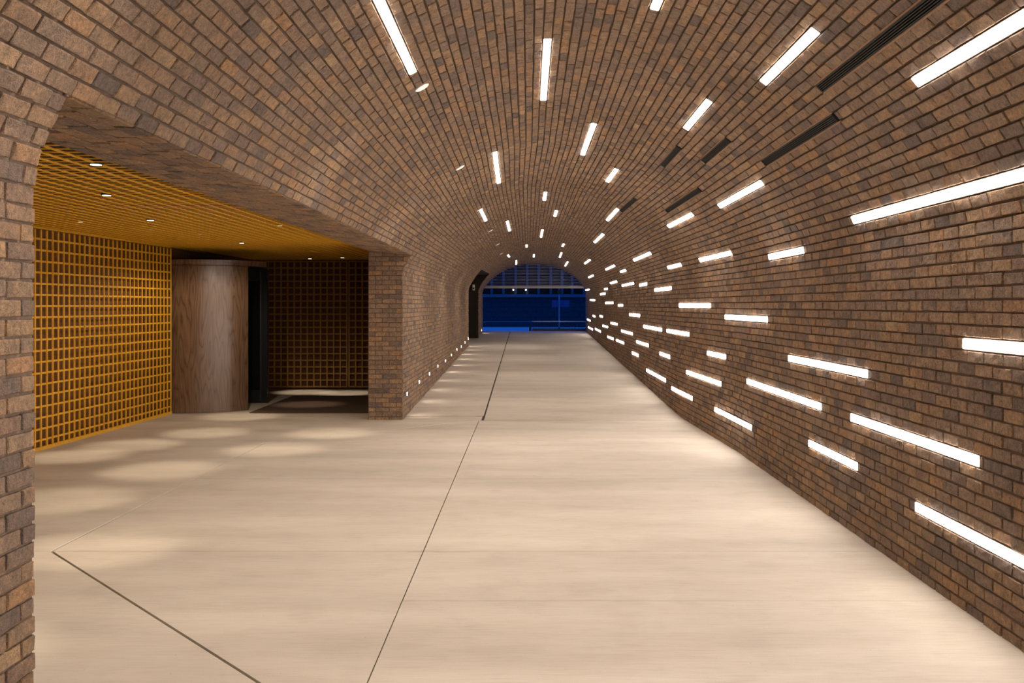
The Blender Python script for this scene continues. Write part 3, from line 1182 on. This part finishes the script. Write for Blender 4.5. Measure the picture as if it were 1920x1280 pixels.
# lobby downlights
LOBBY = [(-2.75, 6.28, -2.98, 6.8, True, 'nearest the camera beside the brick soffit'), (-3.43, 8.03, -4.0, 8.5, True, 'second from the camera'),
         (-3.98, 10.4, -3.75, 10.05, True, 'halfway along the left side'), (-4.12, 14.2, -4.35, 14.9, True, 'in front of the wooden drum'),
         (-5.0, 11.0, -5.05, 11.0, False, 'close to the left lattice, nearer one'), (-4.6, 12.0, -4.76, 11.85, False, 'close to the left lattice, farther one'),
         (-4.3, 13.0, -4.25, 13.0, False, 'just before the drum lamp'), (-2.9, 11.5, -2.96, 11.5, False, 'near the soffit, nearer one'),
         (-2.6, 12.9, -2.6, 12.95, False, 'near the soffit, farther one'), (-2.8, 4.6, -2.9, 4.7, True, 'added unseen behind the near wall end'), (-4.2, 4.9, -4.2, 5.2, True, 'added unseen in the near left corner'),  # these two are added out of view to lighten the near floor
         (-4.2, 19.0, -4.3, 19.1, True, 'at the back left'),
         (-3.5, 18.6, -3.5, 18.9, True, 'at the back right'), (-3.6, 16.6, -3.7, 16.6, False, 'above the doormat')]
for i, (x, y, fx, fy, flush, where) in enumerate(LOBBY):
    z = Z_LOB - 0.004 if flush else Z_LOB + 0.03
    root = empty('lobby_downlight', (x, y, z))
    tag(root, f'small round downlight in the lattice ceiling, {where}', 'light', 'downlights in the lobby ceiling')
    bm = bmesh.new()
    bm_cyl(bm, (0, 0, 0.0), (0, 0, 0.05), 0.034, 20)
    bm_obj('lens', bm, M_LAMP, root)
    bm = bmesh.new()
    bm_cyl(bm, (0, 0, 0.003), (0, 0, 0.06), 0.042, 20)
    bm_obj('housing', bm, M_BLACK, root)
    ld = bpy.data.lights.new('beam', 'SPOT')
    ld.energy = LOBBY_SPOT * (1.25 if y > 16 else 1.0)
    ld.color = (1.0, 0.85, 0.65)
    ld.spot_size = math.radians(31)
    ld.spot_blend = 0.85
    ld.shadow_soft_size = 0.03
    lo = link(bpy.data.objects.new('beam', ld), root)
    lo.location = (0, 0, -0.015 if flush else -0.055)
    lo.rotation_euler = Vector((fx - x, fy - y, -z)).to_track_quat('-Z', 'Y').to_euler()
    if flush and y < 16:
        pd = bpy.data.lights.new('spill', 'SPOT')
        pd.spot_size = math.radians(165)
        pd.spot_blend = 0.35
        pd.energy = LOBBY_SPILL * (2.4 if y > 13 else 1.0)
        pd.color = (1.0, 0.85, 0.65)
        pd.shadow_soft_size = 0.03
        po = link(bpy.data.objects.new('spill', pd), root)
        po.location = (0, 0, -0.06)

# ------------------------------------------------------------------ wooden revolving-door drum
DC = Vector((-5.38, 16.36, 0))
DR = 1.04
drum = empty('revolving_door_drum', tuple(DC))
tag(drum, 'tall curved dark oak revolving door drum in the lobby', 'door')


def arc_shell(name, r0, r1, a0, a1, z0, z1, mat, n=48):
    V, Fq = [], []
    for i in range(n + 1):
        a = math.radians(a0 + (a1 - a0) * i / n)
        c, s = math.cos(a), math.sin(a)
        for r, z in ((r0, z0), (r1, z0), (r1, z1), (r0, z1)):
            V.append((r * c, r * s, z))
    for i in range(n):
        b = i * 4
        for q in range(4):
            Fq.append((b + q, b + (q + 1) % 4, b + 4 + (q + 1) % 4, b + 4 + q))
    Fq.append((3, 2, 1, 0))
    e = n * 4
    Fq.append((e, e + 1, e + 2, e + 3))
    bm = bmesh.new()
    vv = [bm.verts.new(v) for v in V]
    for f in Fq:
        bm.faces.new([vv[k] for k in f])
    return bm_obj(name, bm, mat, drum, smooth=False)


for nm, a0, a1 in (('curved_panel', -31, -190), ('curved_panel', 52, 169.8)):
    o = arc_shell(nm, DR - 0.05, DR, a0, a1, 0.004, 2.300, M_WOOD, 60)
    o.data.shade_smooth()
    o.data.set_sharp_from_angle(angle=math.radians(40))
o = arc_shell('fascia', DR - 0.09, DR + 0.006, 0, 359.9, 2.308, 2.392, M_WOOD, 72)
o.data.shade_smooth()
o.data.set_sharp_from_angle(angle=math.radians(40))
bm = bmesh.new()
bm_cyl(bm, (0, 0, 2.33), (0, 0, 2.385), DR - 0.07, 48)
bm_obj('roof_disc', bm, M_BLACK, drum)
# black framed glass leaf standing in the drum mouth
leaf = empty('door_leaf', (0, 0, 0))
leaf.parent = drum
XL0, XL1, YL = 0.555 - 0.12, 0.91, 0.60
box('stile', XL0, XL0 + 0.035, YL - 0.025, YL + 0.025, 0.01, 2.30, M_BLACK, leaf, 0.003)
box('stile', XL1 - 0.115, XL1, YL - 0.03, YL + 0.03, 0.01, 2.30, M_BLACK, leaf, 0.003)
box('rail', XL0 + 0.035, XL1 - 0.115, YL - 0.025, YL + 0.025, 0.01, 0.22, M_BLACK, leaf, 0.003)
box('rail', XL0 + 0.035, XL1 - 0.115, YL - 0.025, YL + 0.025, 2.10, 2.30, M_BLACK, leaf, 0.003)
box('glass', XL0 + 0.03, XL1 - 0.11, YL - 0.006, YL + 0.006, 0.2, 2.12, M_GLASS, leaf)
box('chrome_edge', XL1 - 0.125, XL1 - 0.113, YL - 0.045, YL - 0.026, 0.05, 2.25, M_CHROME, leaf)
box('chrome_edge', XL0 + 0.04, XL1 - 0.12, YL - 0.034, YL - 0.026, 2.10, 2.115, M_CHROME, leaf)

# doormat
bm = bmesh.new()
bm_box(bm, -4.335, -2.42, 15.34, 18.18, 0.002, 0.014, 0.004)
dm = bm_obj('doormat', bm, M_MAT)
tag(dm, 'large dark brown doormat on the lobby floor beside the wooden drum', 'mat')

# ------------------------------------------------------------------ dark side passage near the far end
bm = bmesh.new()
v8 = [bm.verts.new(p) for p in ((-4.4, PASS_Y0 - 0.3, 2.75), (-1.46, PASS_Y0 - 0.02, 2.75), (-1.352, PASS_Y1 + 0.02, 2.75), (-4.4, PASS_Y1 + 0.02, 2.75),
                                (-4.4, PASS_Y0 - 0.3, 3.0), (-1.70, PASS_Y0 - 0.02, 3.0), (-1.60, PASS_Y1 + 0.02, 3.0), (-4.4, PASS_Y1 + 0.02, 3.0))]
for f in ((0, 1, 2, 3), (4, 5, 6, 7), (0, 1, 5, 4), (1, 2, 6, 5), (2, 3, 7, 6), (3, 0, 4, 7)):
    bm.faces.new([v8[i] for i in f])
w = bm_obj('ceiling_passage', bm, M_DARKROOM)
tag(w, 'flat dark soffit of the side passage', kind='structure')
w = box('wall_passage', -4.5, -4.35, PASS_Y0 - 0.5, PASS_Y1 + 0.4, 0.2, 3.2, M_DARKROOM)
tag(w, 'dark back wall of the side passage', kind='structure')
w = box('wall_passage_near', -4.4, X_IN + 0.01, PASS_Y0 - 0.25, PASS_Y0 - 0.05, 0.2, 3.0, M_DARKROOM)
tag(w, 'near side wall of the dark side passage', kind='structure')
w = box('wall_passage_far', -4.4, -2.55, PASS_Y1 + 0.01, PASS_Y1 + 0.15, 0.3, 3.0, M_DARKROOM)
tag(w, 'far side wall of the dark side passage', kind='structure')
root = empty('alarm_box', (-1.90, PASS_Y1 - 0.03, 2.30))
tag(root, 'small white alarm box on the dark wall of the side passage', 'alarm')
box('case', -0.04, 0.04, -0.03, 0.03, -0.10, 0.10, M_WHITE, root, 0.008)
box('grille', -0.025, 0.025, -0.035, -0.029, -0.06, 0.0, M_STEELDARK, root)

# ------------------------------------------------------------------ roller grille at the far mouth
YG = END_Y + 0.10
ZF = ramp_z(END_Y)
grille = empty('roller_grille', (0.25, YG, ZF))
tag(grille, 'half lowered roller grille of thin metal rods in the far tunnel mouth', 'shutter')
z = 2.47
while z < 3.40:
    bm = bmesh.new()
    bm_cyl(bm, (-2.1, YG, z), (2.5, YG, z), 0.0105, 8)
    bm_obj('rod', bm, M_GRILLE, grille, True).location = -grille.location
    z += 0.0585
for x in (-1.13, 1.63):
    bm = bmesh.new()
    bm_box(bm, x - 0.011, x + 0.011, YG - 0.014, YG + 0.014, 2.4, 3.4, 0.003)
    o = bm_obj('link_chain', bm, M_STEELDARK, grille)
    o.location = -grille.location
bm = bmesh.new()
bm_box(bm, -2.1, 2.5, YG - 0.03, YG + 0.03, 2.345, 2.44, 0.008)
o = bm_obj('bottom_bar', bm, M_GRILLE, grille)
o.location = -grille.location
for x in (-1.83, 2.31):
    bm = bmesh.new()
    bm_box(bm, x - 0.03, x + 0.03, YG - 0.05, YG + 0.05, ZF, 3.4, 0.004)
    o = bm_obj('guide', bm, M_GALV, grille)
    o.location = -grille.location
# portal face around the mouth
Vp, Fp = [], []
tl = np.linspace(-T_HALF - 1.6, T_HALF + 1.6, 48)
for t in tl:
    p = P(t, END_Y)
    d = Vector((p.x - 0.25, 0, p.z - 1.9))
    d.normalize()
    k = 6.0
    Vp.append((p.x, END_Y + 0.004, p.z))
    Vp.append((p.x + d.x * k, END_Y + 0.004, p.z + d.z * k))
for i in range(len(tl) - 1):
    Fp.append((2 * i, 2 * i + 1, 2 * i + 3, 2 * i + 2))
pf = mesh_obj('wall_portal', Vp, Fp, M_MORTAR)
tag(pf, 'outer face of the tunnel around the far mouth', kind='structure')

# ------------------------------------------------------------------ the street beyond
def gz(y):
    return seg(y, [(38.9, 0.648), (62, 0.31), (70, 0.09), (90, 0.0)])


V = [(-40, 38.98, gz(38.98)), (40, 38.98, gz(38.98)), (40, 62, gz(62)), (-40, 62, gz(62)), (40, 82, gz(70) - 0.6), (-40, 82, gz(70) - 0.6)]
street = mesh_obj('road', V, [(0, 1, 2, 3), (3, 2, 4, 5)], M_STREET)
tag(street, 'pale street outside the tunnel under blue dusk light', kind='structure')

YWALL = 70.0
KW = 1850.0 / YWALL


def wx(px): return (px - 990) / KW
def wz(py): return 1.68 - (py - 572) / KW


bld = empty('office_building', (0, YWALL, gz(YWALL)))
tag(bld, 'long building across the street with dark stone base and blue lit pilasters', 'building')


def bpart(name, x0, x1, y0, y1, z0, z1, mat, bevel=0.0):
    o = box(name, x0, x1, y0, y1, z0, z1, mat, None, bevel)
    o.parent = bld
    o.location = -bld.location
    return o


bpart('base_wall', -14, 14, YWALL + 0.05, YWALL + 1.0, 0.1, wz(557), M_STEELDARK)
bpart('ledge', -14, 14, YWALL - 0.35, YWALL + 1.0, wz(557), wz(551.5), M_LEDGE)
bpart('upper_wall', -14, 14, YWALL + 0.5, YWALL + 1.0, wz(551.5), 9.0, M_WINDARK)
# stone courses of the base
zc, row = 0.14, 0
bh = (wz(557) - 0.14) / 6
bm = bmesh.new()
for row in range(6):
    x = -8.0 + (0.45 if row % 2 else 0)
    while x < 9:
        bm_box(bm, x + 0.008, x + 0.892, YWALL - 0.02 + random.uniform(-0.012, 0.012), YWALL + 0.1, zc + row * bh + 0.008, zc + (row + 1) * bh - 0.008)
        x += 0.9
o = bm_obj('stone', bm, M_BLOCK, bld)
o.location = -bld.location
o['kind'] = 'stuff'
for px in (879, 901, 922, 944, 967, 988.5, 1010, 1033, 1054, 1073, 1095, 1117):
    bpart('pilaster', wx(px - 2.2), wx(px + 2.2), YWALL - 0.1, YWALL + 0.6, wz(551.5), 9.0, M_PILASTER)
bpart('transom', -14, 14, YWALL + 0.1, YWALL + 0.55, wz(538), wz(534), M_STEELDARK)
for i, (px, py, txt) in enumerate(((962.7, 543.3, 'left one of two round white lamps on the building across the street'),
                                   (986.2, 543.3, 'right one of two round white lamps on the building across the street'))):
    root = empty('globe_lamp', (wx(px), YWALL - 0.42, wz(py)))
    tag(root, txt, 'light', 'round lamps across the street')
    bm = bmesh.new()
    bmesh.ops.create_uvsphere(bm, u_segments=16, v_segments=10, radius=0.055)
    bm_obj('globe', bm, M_GLOBE, root, True)
    bm = bmesh.new()
    bm_cyl(bm, (0, 0.04, 0), (0, 0.3, 0), 0.015, 8)
    bm_obj('arm', bm, M_STEELDARK, root)

# thin handrail far across the street
YR = 62.0
hr = empty('street_handrail', (0, YR, gz(YR)))
tag(hr, 'thin handrail along the far pavement in front of the stone base', 'railing')
bm = bmesh.new()
zr = 1.68 - (603.3 - 572) * YR / 1850 - gz(YR)
bm_cyl(bm, (-9, 0, zr), (9, 0, zr), 0.018, 8)
bm_obj('rail', bm, M_GALV, hr, True)
for x in range(-9, 10, 3):
    bm = bmesh.new()
    bm_cyl(bm, (x, 0, 0), (x, 0, zr), 0.018, 8)
    bm_obj('post', bm, M_STEELDARK, hr)

# low planter wall with picket fence on the right
YF = 40.4
xf0, xf1 = (998 - 990) * YF / 1850, 5.0
zg = gz(YF)
kerb = box('low_wall', xf0, xf1, YF - 0.1, YF + 0.1, zg - 0.1, 1.68 - (616 - 572) * YF / 1850, M_STEELDARK, None, 0.01)
tag(kerb, 'low dark wall under the picket fence outside the tunnel', 'wall')
fence = empty('picket_fence', (xf0, YF, zg))
tag(fence, 'low metal picket fence on the low dark wall outside the tunnel', 'fence')
ztop = 1.68 - (602.3 - 572) * YF / 1850 - zg
zbot = 1.68 - (616 - 572) * YF / 1850 - zg
LF = xf1 - xf0
box('top_rail', 0, LF, -0.012, 0.012, ztop - 0.012, ztop + 0.012, M_GALV, fence)
box('bottom_rail', 0, LF, -0.01, 0.01, zbot + 0.015, zbot + 0.03, M_STEELDARK, fence)
x = 0.03
while x < 2.55:
    bm = bmesh.new()
    bm_cyl(bm, (x, 0, zbot), (x, 0, ztop), 0.007, 6)
    bm_obj('picket', bm, M_STEELDARK, fence)
    x += 0.058
root = empty('bollard', ((997 - 990) * 40.4 / 1850 - 0.06, 40.4, gz(40.4)))
tag(root, 'short dark bollard at the end of the picket fence', 'bollard')
bm = bmesh.new()
bm_cyl(bm, (0, 0, -0.05), (0, 0, 0.20), 0.05, 16, 0.045)
bm_obj('shaft', bm, M_BLACK, root)
bm = bmesh.new()
bm_cyl(bm, (0, 0, 0.20), (0, 0, 0.235), 0.055, 16, 0.03)
bm_obj('cap', bm, M_BLACK, root)

YP = 45.0
KP = 1850.0 / YP
pole = empty('sign_pole', ((1048.5 - 990) / KP, YP, gz(YP)))
tag(pole, 'tall thin pole with a blank rectangular sign outside the tunnel', 'sign post')
bm = bmesh.new()
bm_cyl(bm, (0, 0, 0), (0, 0, 1.68 - (541 - 572) / KP - gz(YP)), 0.03, 12)
bm_obj('pole', bm, M_GALV, pole, True)
zsg = 1.68 - (569 - 572) / KP - gz(YP)
box('sign_panel', -0.33, 0.47, 0.035, 0.05, zsg - 0.16, zsg + 0.16, M_SIGN, pole, 0.004)
zt = 1.68 - (547 - 572) / KP - gz(YP)
bm = bmesh.new()
bm_box(bm, -0.09, 0.11, -0.05, 0.05, zt - 0.09, zt + 0.1, 0.02)
bm_obj('signal_box', bm, M_BLACK, pole)
bm = bmesh.new()
bm_cyl(bm, (0, 0, 0), (0, 0, 0.08), 0.06, 12, 0.04)
bm_obj('base_collar', bm, M_STEELDARK, pole)
